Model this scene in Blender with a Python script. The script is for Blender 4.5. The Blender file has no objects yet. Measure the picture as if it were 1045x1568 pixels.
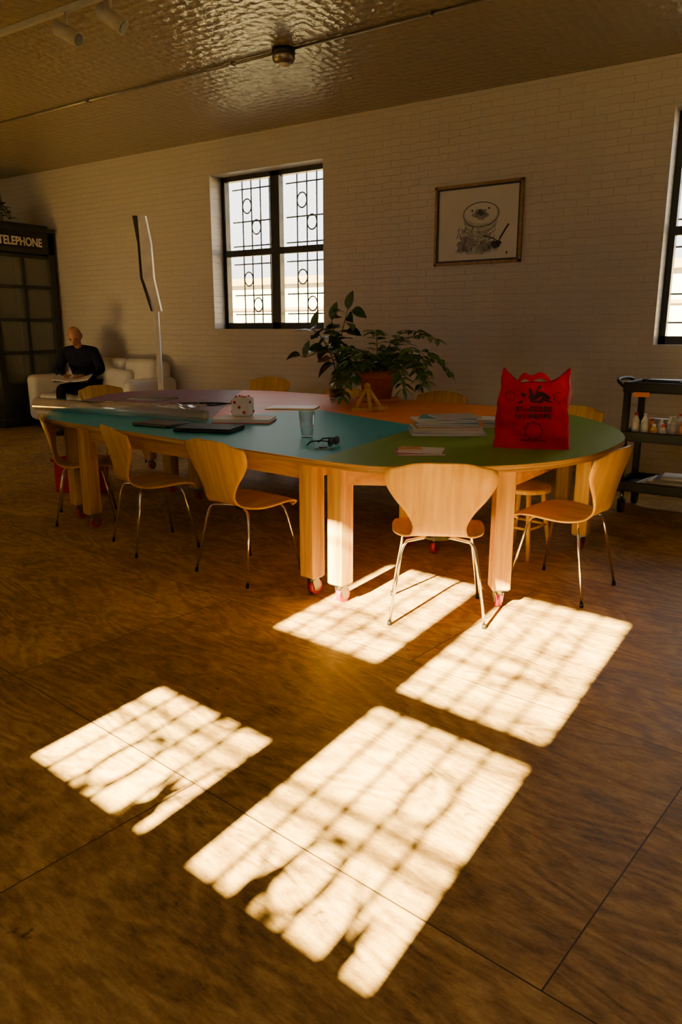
import bpy, bmesh, math, random
from mathutils import Vector, Matrix, Euler, noise
random.seed(7)
sc=bpy.context.scene
V=Vector
# ------------------------------------------------------------------ materials
def new_mat(name):
    m=bpy.data.materials.new(name);m.use_nodes=True
    nt=m.node_tree;b=nt.nodes["Principled BSDF"]
    return m,nt,b
def N(nt,t,**k):
    n=nt.nodes.new(t)
    for a,v in k.items():
        if hasattr(n,a): setattr(n,a,v)
        else: n.inputs[a].default_value=v
    return n
def simple(name,col,rough=.5,metal=0,var=.12,scale=8,bump=0,bscale=60,coat=0,sheen=0,spec=.5):
    m,nt,b=new_mat(name)
    b.inputs["Roughness"].default_value=rough;b.inputs["Metallic"].default_value=metal
    b.inputs["Coat Weight"].default_value=coat;b.inputs["Specular IOR Level"].default_value=spec
    b.inputs["Sheen Weight"].default_value=sheen
    tc=N(nt,"ShaderNodeTexCoord")
    nz=N(nt,"ShaderNodeTexNoise");nz.inputs["Scale"].default_value=scale;nz.inputs["Detail"].default_value=4
    nt.links.new(tc.outputs["Object"],nz.inputs["Vector"])
    cr=N(nt,"ShaderNodeValToRGB")
    c=col
    cr.color_ramp.elements[0].position=.3;cr.color_ramp.elements[1].position=.7
    cr.color_ramp.elements[0].color=(c[0]*(1-var),c[1]*(1-var),c[2]*(1-var),1)
    cr.color_ramp.elements[1].color=(min(1,c[0]*(1+var)),min(1,c[1]*(1+var)),min(1,c[2]*(1+var)),1)
    nt.links.new(nz.outputs["Fac"],cr.inputs["Fac"]);nt.links.new(cr.outputs["Color"],b.inputs["Base Color"])
    if bump:
        n2=N(nt,"ShaderNodeTexNoise");n2.inputs["Scale"].default_value=bscale
        nt.links.new(tc.outputs["Object"],n2.inputs["Vector"])
        bp=N(nt,"ShaderNodeBump");bp.inputs["Strength"].default_value=bump;bp.inputs["Distance"].default_value=.01
        nt.links.new(n2.outputs["Fac"],bp.inputs["Height"]);nt.links.new(bp.outputs["Normal"],b.inputs["Normal"])
    return m
def wood(name,c1,c2,rough=.4,sx=2,sy=2,sz=30,coat=0,dist=1.5,spec=.3):
    m,nt,b=new_mat(name)
    b.inputs["Roughness"].default_value=rough;b.inputs["Coat Weight"].default_value=coat;b.inputs["Coat Roughness"].default_value=.2;b.inputs["Specular IOR Level"].default_value=spec
    tc=N(nt,"ShaderNodeTexCoord");mp=N(nt,"ShaderNodeMapping");mp.inputs["Scale"].default_value=(sx,sy,sz)
    nt.links.new(tc.outputs["Object"],mp.inputs["Vector"])
    nz=N(nt,"ShaderNodeTexNoise");nz.inputs["Scale"].default_value=1;nz.inputs["Detail"].default_value=6;nz.inputs["Distortion"].default_value=dist
    nt.links.new(mp.outputs["Vector"],nz.inputs["Vector"])
    cr=N(nt,"ShaderNodeValToRGB");cr.color_ramp.elements[0].position=.35;cr.color_ramp.elements[1].position=.65
    cr.color_ramp.elements[0].color=(*c1,1);cr.color_ramp.elements[1].color=(*c2,1)
    nt.links.new(nz.outputs["Fac"],cr.inputs["Fac"]);nt.links.new(cr.outputs["Color"],b.inputs["Base Color"])
    bp=N(nt,"ShaderNodeBump");bp.inputs["Strength"].default_value=.06;bp.inputs["Distance"].default_value=.008
    nt.links.new(nz.outputs["Fac"],bp.inputs["Height"]);nt.links.new(bp.outputs["Normal"],b.inputs["Normal"])
    return m
def brick_mat(name,axis):
    m,nt,b=new_mat(name);b.inputs["Roughness"].default_value=.45
    g=N(nt,"ShaderNodeNewGeometry");sp=N(nt,"ShaderNodeSeparateXYZ");cb=N(nt,"ShaderNodeCombineXYZ")
    nt.links.new(g.outputs["Position"],sp.inputs[0])
    nt.links.new(sp.outputs[axis],cb.inputs[0]);nt.links.new(sp.outputs["Z"],cb.inputs[1])
    br=N(nt,"ShaderNodeTexBrick");br.inputs["Scale"].default_value=1;br.inputs["Brick Width"].default_value=.23
    br.inputs["Row Height"].default_value=.072;br.inputs["Mortar Size"].default_value=.007;br.inputs["Mortar Smooth"].default_value=1
    br.inputs["Color1"].default_value=(.53,.475,.41,1);br.inputs["Color2"].default_value=(.51,.455,.39,1);br.inputs["Mortar"].default_value=(.51,.455,.39,1)
    nz=N(nt,"ShaderNodeTexNoise");nz.inputs["Scale"].default_value=7;nz.inputs["Detail"].default_value=6
    nt.links.new(g.outputs["Position"],nz.inputs["Vector"])
    ad=N(nt,"ShaderNodeMixRGB",blend_type='LINEAR_LIGHT');ad.inputs[0].default_value=.02
    nt.links.new(cb.outputs[0],ad.inputs[1]);nt.links.new(nz.outputs["Color"],ad.inputs[2])
    nt.links.new(ad.outputs[0],br.inputs["Vector"])
    nt.links.new(br.outputs["Color"],b.inputs["Base Color"])
    mx=N(nt,"ShaderNodeMath",operation='MULTIPLY_ADD');mx.inputs[1].default_value=-.6;nt.links.new(br.outputs["Fac"],mx.inputs[0])
    mu=N(nt,"ShaderNodeMath",operation='MULTIPLY');mu.inputs[1].default_value=1.6;nt.links.new(nz.outputs["Fac"],mu.inputs[0]);nt.links.new(mu.outputs[0],mx.inputs[2])
    bp=N(nt,"ShaderNodeBump");bp.inputs["Strength"].default_value=.5;bp.inputs["Distance"].default_value=.009
    nt.links.new(mx.outputs[0],bp.inputs["Height"]);nt.links.new(bp.outputs["Normal"],b.inputs["Normal"])
    return m
def floor_mat():
    m,nt,b=new_mat("plywood_floor")
    g=N(nt,"ShaderNodeNewGeometry");mp=N(nt,"ShaderNodeMapping");mp.inputs["Rotation"].default_value=(0,0,math.radians(6.6));mp.inputs["Location"].default_value=(.55,-.12,0)
    nt.links.new(g.outputs["Position"],mp.inputs["Vector"])
    br=N(nt,"ShaderNodeTexBrick");br.inputs["Scale"].default_value=1;br.inputs["Brick Width"].default_value=2.44
    br.inputs["Row Height"].default_value=1.22;br.inputs["Mortar Size"].default_value=.0025;br.inputs["Mortar Smooth"].default_value=.3
    br.inputs["Color1"].default_value=(0,0,0,1);br.inputs["Color2"].default_value=(1,1,1,1);br.inputs["Mortar"].default_value=(.5,.5,.5,1)
    nt.links.new(mp.outputs[0],br.inputs["Vector"])
    va=N(nt,"ShaderNodeVectorMath",operation='ADD');sc_=N(nt,"ShaderNodeVectorMath",operation='SCALE');sc_.inputs["Scale"].default_value=9
    nt.links.new(br.outputs["Color"],sc_.inputs[0]);nt.links.new(mp.outputs[0],va.inputs[0]);nt.links.new(sc_.outputs[0],va.inputs[1])
    ms=N(nt,"ShaderNodeMapping");ms.inputs["Scale"].default_value=(1.0,3.0,1)
    nt.links.new(va.outputs[0],ms.inputs["Vector"])
    n0=N(nt,"ShaderNodeTexNoise");n0.inputs["Scale"].default_value=.9;n0.inputs["Detail"].default_value=4;n0.inputs["Roughness"].default_value=.5;n0.inputs["Distortion"].default_value=.6
    nt.links.new(ms.outputs[0],n0.inputs["Vector"])
    mu=N(nt,"ShaderNodeMath",operation='MULTIPLY');mu.inputs[1].default_value=85;nt.links.new(n0.outputs["Fac"],mu.inputs[0])
    sn=N(nt,"ShaderNodeMath",operation='SINE');nt.links.new(mu.outputs[0],sn.inputs[0])
    mf=N(nt,"ShaderNodeMapping");mf.inputs["Scale"].default_value=(5.0,19.0,1);nt.links.new(va.outputs[0],mf.inputs["Vector"])
    n1=N(nt,"ShaderNodeTexNoise");n1.inputs["Scale"].default_value=3.0;n1.inputs["Detail"].default_value=10;n1.inputs["Roughness"].default_value=.82;n1.inputs["Distortion"].default_value=.3
    nt.links.new(mf.outputs[0],n1.inputs["Vector"])
    n2=N(nt,"ShaderNodeTexNoise");n2.inputs["Scale"].default_value=1.6;n2.inputs["Detail"].default_value=10;n2.inputs["Roughness"].default_value=.76
    nt.links.new(mp.outputs[0],n2.inputs["Vector"])
    def mad(x,k,add=None):
        a=N(nt,"ShaderNodeMath",operation='MULTIPLY_ADD');a.inputs[1].default_value=k;a.inputs[2].default_value=0;nt.links.new(x,a.inputs[0])
        if add is not None: nt.links.new(add,a.inputs[2])
        return a.outputs[0]
    t=mad(sn.outputs[0],.038);t=mad(n1.outputs["Fac"],.52,t);t=mad(n2.outputs["Fac"],.52,t)
    cr=N(nt,"ShaderNodeValToRGB");e=cr.color_ramp.elements
    e[0].position=.38;e[0].color=(.105,.054,.014,1);e[1].position=.68;e[1].color=(.72,.50,.155,1)
    k=e.new(.52);k.color=(.39,.232,.062,1)
    nt.links.new(t,cr.inputs["Fac"])
    tn=N(nt,"ShaderNodeMapRange");tn.inputs["To Min"].default_value=.85;tn.inputs["To Max"].default_value=1.1
    nt.links.new(br.outputs["Color"],tn.inputs["Value"])
    mt=N(nt,"ShaderNodeVectorMath",operation='SCALE');nt.links.new(cr.outputs["Color"],mt.inputs[0]);nt.links.new(tn.outputs[0],mt.inputs["Scale"])
    mm=N(nt,"ShaderNodeMixRGB");mm.inputs[2].default_value=(.04,.02,.008,1)
    nt.links.new(br.outputs["Fac"],mm.inputs[0]);nt.links.new(mt.outputs[0],mm.inputs[1])
    n3=N(nt,"ShaderNodeTexNoise");n3.inputs["Scale"].default_value=8;n3.inputs["Detail"].default_value=9;n3.inputs["Roughness"].default_value=.65;nt.links.new(mp.outputs[0],n3.inputs["Vector"])
    r3=N(nt,"ShaderNodeMapRange");r3.inputs["From Min"].default_value=.65;r3.inputs["From Max"].default_value=.71;r3.inputs["To Max"].default_value=.8;nt.links.new(n3.outputs["Fac"],r3.inputs["Value"])
    m3=N(nt,"ShaderNodeMixRGB");m3.inputs[2].default_value=(.035,.018,.007,1);nt.links.new(r3.outputs[0],m3.inputs[0]);nt.links.new(mm.outputs[0],m3.inputs[1])
    nt.links.new(m3.outputs[0],b.inputs["Base Color"])
    rr=N(nt,"ShaderNodeMapRange");rr.inputs["From Min"].default_value=.3;rr.inputs["From Max"].default_value=.7;rr.inputs["To Min"].default_value=.36;rr.inputs["To Max"].default_value=.62
    nt.links.new(n2.outputs["Fac"],rr.inputs["Value"]);nt.links.new(rr.outputs[0],b.inputs["Roughness"])
    b.inputs["Specular IOR Level"].default_value=.38
    bp=N(nt,"ShaderNodeBump");bp.inputs["Strength"].default_value=.28;bp.inputs["Distance"].default_value=.004
    nt.links.new(n1.outputs["Fac"],bp.inputs["Height"]);nt.links.new(bp.outputs["Normal"],b.inputs["Normal"])
    return m
def tin_mat():
    m,nt,b=new_mat("pressed_tin_ceiling");b.inputs["Roughness"].default_value=.27;b.inputs["Base Color"].default_value=(.33,.28,.20,1)
    b.inputs["Metallic"].default_value=.2
    g=N(nt,"ShaderNodeNewGeometry");mp=N(nt,"ShaderNodeMapping");mp.inputs["Scale"].default_value=(10,10,10);nt.links.new(g.outputs["Position"],mp.inputs["Vector"])
    v=N(nt,"ShaderNodeTexVoronoi");v.inputs["Randomness"].default_value=.35;v.inputs["Scale"].default_value=1;nt.links.new(mp.outputs[0],v.inputs["Vector"])
    ch=N(nt,"ShaderNodeTexNoise");ch.inputs["Scale"].default_value=1.7;ch.inputs["Detail"].default_value=3;nt.links.new(mp.outputs[0],ch.inputs["Vector"])
    ad=N(nt,"ShaderNodeMath",operation='ADD');nt.links.new(v.outputs["Distance"],ad.inputs[0]);nt.links.new(ch.outputs["Fac"],ad.inputs[1])
    bp=N(nt,"ShaderNodeBump");bp.inputs["Strength"].default_value=.7;bp.inputs["Distance"].default_value=.027
    nt.links.new(ad.outputs[0],bp.inputs["Height"]);nt.links.new(bp.outputs["Normal"],b.inputs["Normal"])
    return m
M={}
M["brick"]=brick_mat("white_painted_brick","X");M["brickY"]=brick_mat("white_painted_brick_side","Y")
M["floor"]=floor_mat();M["tin"]=tin_mat()
M["black"]=simple("black_paint",(.010,.009,.008),.45)
M["blackplastic"]=simple("black_plastic",(.012,.0115,.011),.55,spec=.3)
M["chrome"]=simple("chrome",(.75,.73,.70),.16,1,.03)
M["steel"]=simple("galvanised_steel",(.30,.28,.25),.4,1)
M["ply"]=wood("beech_plywood",(.54,.29,.010),(.70,.41,.020),.42,30,4,3,coat=.06,dist=.6,spec=.22)
M["fir"]=wood("fir_post",(.42,.20,.014),(.66,.38,.040),.55,16,16,1.6,dist=.8,spec=.2)
M["fir2"]=wood("fir_rail",(.42,.19,.014),(.66,.36,.040),.55,1.6,12,16,dist=.8,spec=.2)
M["plyedge"]=wood("ply_edge",(.26,.12,.02),(.60,.36,.09),.5,2,2,160,dist=.2)
def lam(n,c): return simple(n,c,.46,0,.05,3,spec=.22)
M["teal"]=lam("teal_laminate",(.012,.35,.42));M["green"]=lam("green_laminate",(.18,.32,.004))
M["orange"]=lam("orange_laminate",(.88,.24,.012));M["pink"]=lam("coral_laminate",(.82,.19,.08));M["purple"]=lam("purple_laminate",(.19,.075,.13))
M["red"]=simple("red_fabric",(.60,.002,.045),.65,0,.12,14,.3,40,spec=.25)
M["print"]=simple("dark_bag_print",(.05,.002,.008),.6)
M["redplastic"]=simple("red_plastic",(.50,.01,.03),.35)
M["terracotta"]=simple("terracotta",(.52,.15,.03),.75,0,.15,12)
M["soil"]=simple("soil",(.03,.02,.012),.95,bump=.6)
M["leaf"]=simple("green_leaf",(.035,.10,.012),.38,0,.35,9)
M["leaf2"]=simple("fern_leaf",(.075,.18,.018),.45,0,.35,12)
M["stem"]=simple("stem",(.18,.16,.05),.6)
M["white"]=simple("white_paint",(.72,.70,.66),.5)
M["paper"]=simple("paper",(.74,.71,.65),.6,0,.05)
M["sofa"]=simple("white_leather",(.72,.69,.64),.42,0,.06,5,.15,30)
M["navy"]=simple("navy_knit",(.010,.012,.028),.9,0,.2,30,.3,120,spec=.1)
M["trouser"]=simple("dark_trousers",(.010,.009,.010),.9,spec=.1)
M["skin"]=simple("skin",(.38,.17,.10),.55,0,.08,10)
M["hair"]=simple("short_grey_hair",(.07,.055,.045),.8)
M["booth"]=simple("booth_green_paint",(.020,.027,.023),.5)
M["goldframe"]=wood("gilt_wood_frame",(.22,.12,.04),(.36,.22,.08),.4,20,20,20)
def glassm(n,col=(1,1,1),rough=0.0,blend=.12,diff=0.0):
    m,nt,b=new_mat(n);nt.nodes.remove(b)
    out=nt.nodes["Material Output"];t=N(nt,"ShaderNodeBsdfTransparent");t.inputs[0].default_value=(*col,1)
    gl=N(nt,"ShaderNodeBsdfGlossy");gl.inputs["Roughness"].default_value=rough;gl.inputs[0].default_value=(.9,.9,.9,1)
    lw=N(nt,"ShaderNodeLayerWeight");lw.inputs[0].default_value=blend
    mx=N(nt,"ShaderNodeMixShader")
    nt.links.new(lw.outputs["Facing"],mx.inputs[0]);nt.links.new(t.outputs[0],mx.inputs[1]);nt.links.new(gl.outputs[0],mx.inputs[2])
    if diff:
        d=N(nt,"ShaderNodeBsdfDiffuse");d.inputs[0].default_value=(.8,.8,.8,1);m2=N(nt,"ShaderNodeMixShader");m2.inputs[0].default_value=diff
        nt.links.new(mx.outputs[0],m2.inputs[1]);nt.links.new(d.outputs[0],m2.inputs[2]);nt.links.new(m2.outputs[0],out.inputs[0])
    else: nt.links.new(mx.outputs[0],out.inputs[0])
    return m
M["pane"]=glassm("window_glass",(.97,.97,.95));M["clear"]=glassm("clear_plastic",(.95,.96,.95),.12,.3,.10);M["boothglass"]=glassm("booth_glass",(.55,.62,.50),.1,.2,.12)
M["tumbler"]=glassm("tumbler_glass",(.94,.96,.96),.03,.22)
M["outside"]=simple("rendered_facade",(.62,.54,.42),.9,0,.08,1)
M["asphalt"]=simple("asphalt",(.10,.10,.10),.9)
M["brownband"]=simple("brown_cornice",(.25,.17,.10),.9)
M["ink"]=simple("ink_wash_dark",(.05,.05,.055),.8,0,.5,20);M["ink2"]=simple("ink_wash_mid",(.24,.23,.23),.8,0,.4,18);M["ink3"]=simple("ink_wash_light",(.42,.41,.40),.8,0,.25,12);M["mat"]=simple("drawing_paper",(.60,.57,.52),.7,0,.03,4)
def colm(n,c,r=.4): return simple(n,c,r,0,.1,20)
M["bk1"]=colm("cover_teal",(.04,.30,.36));M["bk2"]=colm("cover_yellow",(.70,.45,.04));M["bk3"]=colm("cover_red",(.55,.03,.03));M["bk4"]=colm("cover_dark",(.04,.04,.05));M["bk5"]=colm("cover_orange",(.75,.22,.02));M["bk6"]=colm("cover_grey",(.42,.40,.36))
# ------------------------------------------------------------------ mesh builder
class MB:
    def __init__(s,name,mats):
        s.bm=bmesh.new();s.name=name;s.mats=mats;s.idx={k:i for i,k in enumerate(mats)}
    def _fin(s,verts,mat,mtx=None,smooth=False):
        if mtx is not None: bmesh.ops.transform(s.bm,matrix=mtx,verts=verts)
        fs=set(f for v in verts for f in v.link_faces)
        for f in fs: f.material_index=s.idx[mat];f.smooth=smooth
        return fs
    def box(s,c,size,mat,rot=None,bev=0,seg=2):
        r=bmesh.ops.create_cube(s.bm,size=1);vs=r["verts"]
        m=Matrix.Translation(V(c))@(Euler(rot).to_matrix().to_4x4() if rot else Matrix.Identity(4))@Matrix.Diagonal((*size,1))
        s._fin(vs,mat,m)
        if bev:
            es=list(set(e for v in vs for e in v.link_edges))
            rr=bmesh.ops.bevel(s.bm,geom=es,offset=bev,segments=seg,affect='EDGES',profile=.5)
            for f in rr["faces"]: f.material_index=s.idx[mat];f.smooth=True
        return vs
    def cyl(s,p1,p2,r1,mat,r2=None,seg=12,caps=True):
        p1=V(p1);p2=V(p2);d=p2-p1
        if r2 is None:r2=r1
        r=bmesh.ops.create_cone(s.bm,cap_ends=caps,segments=seg,radius1=r1,radius2=r2,depth=d.length)
        m=Matrix.Translation((p1+p2)/2)@d.to_track_quat('Z','Y').to_matrix().to_4x4()
        fs=s._fin(r["verts"],mat,m,True)
        for f in fs:
            if len(f.verts)>4:f.smooth=False
        return r["verts"]
    def sph(s,c,r,mat,scale=(1,1,1),seg=16,rot=None):
        q=bmesh.ops.create_uvsphere(s.bm,u_segments=seg,v_segments=max(6,seg//2),radius=r)
        m=Matrix.Translation(V(c))@(Euler(rot).to_matrix().to_4x4() if rot else Matrix.Identity(4))@Matrix.Diagonal((*scale,1))
        s._fin(q["verts"],mat,m,True);return q["verts"]
    def tube(s,pts,r,mat,seg=8,closed=False):
        pts=[V(p) for p in pts];n=len(pts);rings=[]
        rr=r if isinstance(r,(list,tuple)) else [r]*n
        up=None
        for i,p in enumerate(pts):
            if closed: t=pts[(i+1)%n]-pts[i-1]
            else: t=pts[min(i+1,n-1)]-pts[max(i-1,0)]
            t.normalize()
            if up is None:
                up=t.orthogonal().normalized()
            up=(up-t*up.dot(t)).normalized();b=t.cross(up)
            rings.append([s.bm.verts.new(p+(up*math.cos(2*math.pi*k/seg)+b*math.sin(2*math.pi*k/seg))*rr[i]) for k in range(seg)])
        m=s.idx[mat]
        for i in range(n if closed else n-1):
            a=rings[i];b_=rings[(i+1)%n]
            for k in range(seg):
                f=s.bm.faces.new((a[k],a[(k+1)%seg],b_[(k+1)%seg],b_[k]));f.smooth=True;f.material_index=m
        if not closed:
            for a in (rings[0][::-1],rings[-1]):
                f=s.bm.faces.new(a);f.material_index=m
    def lathe(s,prof,c,mat,seg=24):
        c=V(c);rings=[]
        for (r,z) in prof:
            rings.append([s.bm.verts.new(c+V((max(r,1e-4)*math.cos(2*math.pi*k/seg),max(r,1e-4)*math.sin(2*math.pi*k/seg),z))) for k in range(seg)])
        for i in range(len(prof)-1):
            for k in range(seg):
                f=s.bm.faces.new((rings[i][k],rings[i][(k+1)%seg],rings[i+1][(k+1)%seg],rings[i+1][k]));f.smooth=True;f.material_index=s.idx[mat]
    def grid(s,rows,mat,smooth=True):
        vr=[[s.bm.verts.new(V(p)) for p in r] for r in rows];fs=[]
        for i in range(len(vr)-1):
            for j in range(len(vr[0])-1):
                f=s.bm.faces.new((vr[i][j],vr[i][j+1],vr[i+1][j+1],vr[i+1][j]));f.smooth=smooth;f.material_index=s.idx[mat];fs.append(f)
        return fs
    def poly(s,pts,mat):
        f=s.bm.faces.new([s.bm.verts.new(V(p)) for p in pts]);f.material_index=s.idx[mat];return f
    def leaf(s,base,d,length,width,mat,droop=.3,roll=0,zmin=None):
        d=V(d).normalized();side=d.cross(V((0,0,1)))
        if side.length<.05: side=V((1,0,0))
        side.normalize();side=Matrix.Rotation(roll,3,d)@side;nrm=side.cross(d)
        base=V(base);rows=[]
        for i in range(7):
            t=i/6;w=width*.5*math.sin(math.pi*min(1,t**.8))**.8 if 0<t<1 else .0008
            c=base+d*length*t+V((0,0,-droop*length*t*t))
            row=[c-side*w+nrm*w*.25,c.copy(),c+side*w+nrm*w*.25]
            if zmin is not None:
                for q in row: q.z=max(q.z,zmin)
            rows.append(row)
        s.grid(rows,mat)
    def done(s,loc=(0,0,0),rotz=0,parent=None,mtx=None):
        me=bpy.data.meshes.new(s.name);
        bmesh.ops.recalc_face_normals(s.bm,faces=s.bm.faces[:])
        s.bm.to_mesh(me);s.bm.free()
        for k in s.mats: me.materials.append(M[k])
        o=bpy.data.objects.new(s.name,me);sc.collection.objects.link(o)
        o.location=loc;o.rotation_euler=(0,0,rotz)
        if mtx is not None:o.matrix_world=mtx
        if parent:o.parent=parent
        return o
def empty(name,loc=(0,0,0),rotz=0,scale=1):
    e=bpy.data.objects.new(name,None);sc.collection.objects.link(e);e.location=loc;e.rotation_euler=(0,0,rotz);e.scale=(scale,)*3;e.empty_display_size=.1
    return e
def inst(o,name,loc,rotz,scale=1):
    c=bpy.data.objects.new(name,o.data);sc.collection.objects.link(c);c.location=loc;c.rotation_euler=(0,0,rotz);c.scale=(scale,)*3 if not isinstance(scale,tuple) else scale;return c
def catmull(pts,n):
    out=[];P=[V(p) for p in pts];P=[P[0]*2-P[1]]+P+[P[-1]*2-P[-2]]
    for i in range(1,len(P)-2):
        for k in range(n):
            t=k/n;a,b,c,d=P[i-1:i+3]
            out.append(.5*((2*b)+(c-a)*t+(2*a-5*b+4*c-d)*t*t+(3*b-a-3*c+d)*t**3))
    out.append(P[-2]);return out
# ------------------------------------------------------------------ room
PI=math.pi;R=math.radians
ZC=3.78;YW=7.7
RM=Matrix.Translation((-1.39,-1.75,0))@Matrix.Rotation(math.radians(-6.6),4,'Z')
def wallbox(mb,x0,x1,y0,y1,z0,z1,mat): mb.box(((x0+x1)/2,(y0+y1)/2,(z0+z1)/2),(x1-x0,y1-y0,z1-z0),mat)
def slab(name,mat,z0,z1):
    mb=MB(name,[mat]);a=RM@V((-10.8,-.18,0));b=RM@V((6.6,-.18,0))
    pts=[(-12.1,a.y),(a.x,a.y),(b.x,b.y),(b.x,8.06),(-12.1,8.06)]
    bot=[(x,y,z0) for x,y in pts];top=[(x,y,z1) for x,y in pts]
    mb.poly(bot,mat);mb.poly(top,mat);n=len(pts)
    for i in range(n): mb.poly([bot[i],bot[(i+1)%n],top[(i+1)%n],top[i]],mat)
    bmesh.ops.remove_doubles(mb.bm,verts=mb.bm.verts[:],dist=.0001)
    return mb.done()
slab("floor","floor",-.2,0);slab("ceiling","tin",ZC,ZC+.2)
def wall_open(name,x0,x1,y0,y1,ops,mat,mtx=None,z1=ZC):
    mb=MB(name,[mat]);x=x0
    for (a,b,c,d) in ops:
        wallbox(mb,x,a,y0,y1,0,z1,mat);wallbox(mb,a,b,y0,y1,0,c,mat);wallbox(mb,a,b,y0,y1,d,z1,mat);x=b
    wallbox(mb,x,x1,y0,y1,0,z1,mat);return mb.done(mtx=mtx)
wall_open("wall_far",-12.1,5.1,YW,YW+.36,[(-7.2,-5.41,1.45,3.37),(-1.59,.22,1.30,3.37)],"brick")
mb=MB("wall_left",["brickY"]);wallbox(mb,-12.1,-11.75,-.6,YW,0,ZC,"brickY");mb.done()
mb=MB("wall_right",["brickY"]);wallbox(mb,4.6,4.95,-2.3,YW,0,ZC,"brickY");mb.done()
wall_open("wall_near",-10.8,6.6,-.18,.16,[(-8.3,-6.7,1.70,3.37),(-.81,.81,1.70,3.44),(4.6,5.8,1.70,3.37)],"brick",mtx=RM)
def window(name,w,z0,z1,mtx,rails,grille_y,pane=True,ft=.06,mull=.14,barr=.0095,muntins=()):
    mb=MB(name,["black","pane","white"])
    d=.09
    mb.box((-w/2+ft/2,0,(z0+z1)/2),(ft,d,z1-z0),"black");mb.box((w/2-ft/2,0,(z0+z1)/2),(ft,d,z1-z0),"black")
    mb.box((0,0,(z0+z1)/2),(mull,d,z1-z0),"black")
    mb.box((0,0,z0+.04),(w,d,.08),"black");mb.box((0,0,z1-.03),(w,d,.06),"black")
    for sgn,(ra,rb) in zip((-1,1),rails):
        hw=(w/2-ft-mull/2)
        cx=sgn*(mull/2+hw/2)
        mb.box((cx,.0,(ra+rb)/2),(hw,d*.8,rb-ra),"black")
        for zz in muntins: mb.box((cx,0,zz),(hw,.012,.022),"black")
        for k in range(1,5):
            x=cx-hw/2+hw*k/5
            mb.cyl((x,grille_y,z0-.02),(x,grille_y,z1+.02),barr,"black",seg=6)
        H_=z1-z0
        for q in (.10,.23,.44,.56,.72,.93):
            mb.cyl((cx-hw/2-.02,grille_y,z0+H_*q),(cx+hw/2+.02,grille_y,z0+H_*q),barr,"black",seg=6)
        for q,ox in ((.165,.5),(.34,.3),(.68,.5),(.82,.3)):
            R_=.075;c=V((cx-hw/2+hw*ox,grille_y,z0+H_*q))
            mb.tube([c+V((R_*math.cos(a),0,R_*1.2*math.sin(a))) for a in [2*math.pi*i/20 for i in range(20)]],barr,"black",seg=6,closed=True)
        if pane: mb.box((cx,.02,(z0+z1)/2),(hw,.004,z1-z0-.1),"pane")
    return mb.done(mtx=mtx)
window("window_1",1.79,1.45,3.37,Matrix.Translation((-6.305,YW+.26,0)),[(2.38,2.46)]*2,.13)
window("window_2",1.81,1.30,3.37,Matrix.Translation((-.685,YW+.26,0)),[(2.3,2.38)]*2,.13)
window("window_3",1.62,1.70,3.44,RM@Matrix.Rotation(PI,4,'Z'),[(2.45,2.53),(2.18,2.62)],.12,pane=False,mull=.2,barr=.012,muntins=(2.09,2.79))
window("window_4",1.6,1.70,3.37,RM@Matrix.Translation((-7.5,0,0))@Matrix.Rotation(PI,4,'Z'),[(2.45,2.53),(2.45,2.53)],.12,pane=False,mull=.2,barr=.011)
window("window_5",1.2,1.70,3.37,RM@Matrix.Translation((5.2,0,0))@Matrix.Rotation(PI,4,'Z'),[(2.45,2.53),(2.45,2.53)],.12,pane=False,mull=.2,barr=.011)
mb=MB("street_ground",["asphalt"]);mb.box((0,0,-.35),(120,120,.1),"asphalt");mb.done()
mb=MB("neighbouring_building",["outside","brownband"]);mb.box((-10,24,1.5),(40,2,3.6),"outside");mb.box((-10,22.9,3.2),(40,.3,.25),"brownband");mb.box((-10,22.95,2.2),(40,.12,.1),"brownband");mb.done()
def sillpot(lx,seed,h,n,lw=.04,pr=.05):
    random.seed(seed);mb=MB("windowsill_plant",["terracotta","leaf","stem"]);mb.lathe([(0,0),(pr*.8,0),(pr,.09),(pr*.9,.09),(0,.08)],(0,0,0),"terracotta",16)
    for i in range(n):
        a=i*2.4;d=V((math.cos(a),math.sin(a)*.4,random.uniform(.8,2.2))).normalized();mb.leaf((0,0,.08),d,h*random.uniform(.6,1.1),lw,"leaf",droop=.1)
    mb.done(loc=RM@V((lx,.10,1.70)))
sillpot(-.20,4,.24,8);sillpot(.30,8,.17,3,.03,.035);sillpot(.62,9,.20,3,.03,.035)
# ceiling services
mb=MB("ceiling_light",["steel","white","black"])
mb.cyl((-4.41,5.7,ZC),(-4.41,5.7,ZC-.05),.10,"black",seg=20);mb.lathe([(.095,-.05),(.10,-.07),(.085,-.10),(.05,-.115)],(-4.41,5.7,ZC),"steel");mb.lathe([(.05,-.112),(.04,-.13),(0,-.14)],(-4.41,5.7,ZC),"white")
mb.done()
mb=MB("trim_1",["steel"])
mb.cyl((-11.7,5.7,ZC-.014),(-4.52,5.7,ZC-.014),.012,"steel");mb.cyl((-4.30,5.7,ZC-.014),(4.5,5.7,ZC-.014),.012,"steel")
for x in range(-11,4,2): mb.box((x,5.7,ZC-.016),(.03,.06,.03),"steel")
mb.done()
mb=MB("track_light",["bk6","black"])
mb.box((-7,4.10,ZC-.022),(5.2,.035,.04),"bk6")
for x,a in ((-5.22,.5),(-4.72,.9),(-7.2,.4)):
    mb.cyl((x,4.10,ZC-.03),(x,4.10,ZC-.14),.012,"bk6")
    d=V((math.cos(a)*.9,.25,-.45)).normalized();c=V((x,4.10,ZC-.18))
    mb.cyl(c-d*.10,c+d*.11,.052,"bk6",seg=16);mb.cyl(c+d*.111,c+d*.114,.045,"black",seg=16)
mb.done()
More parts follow.
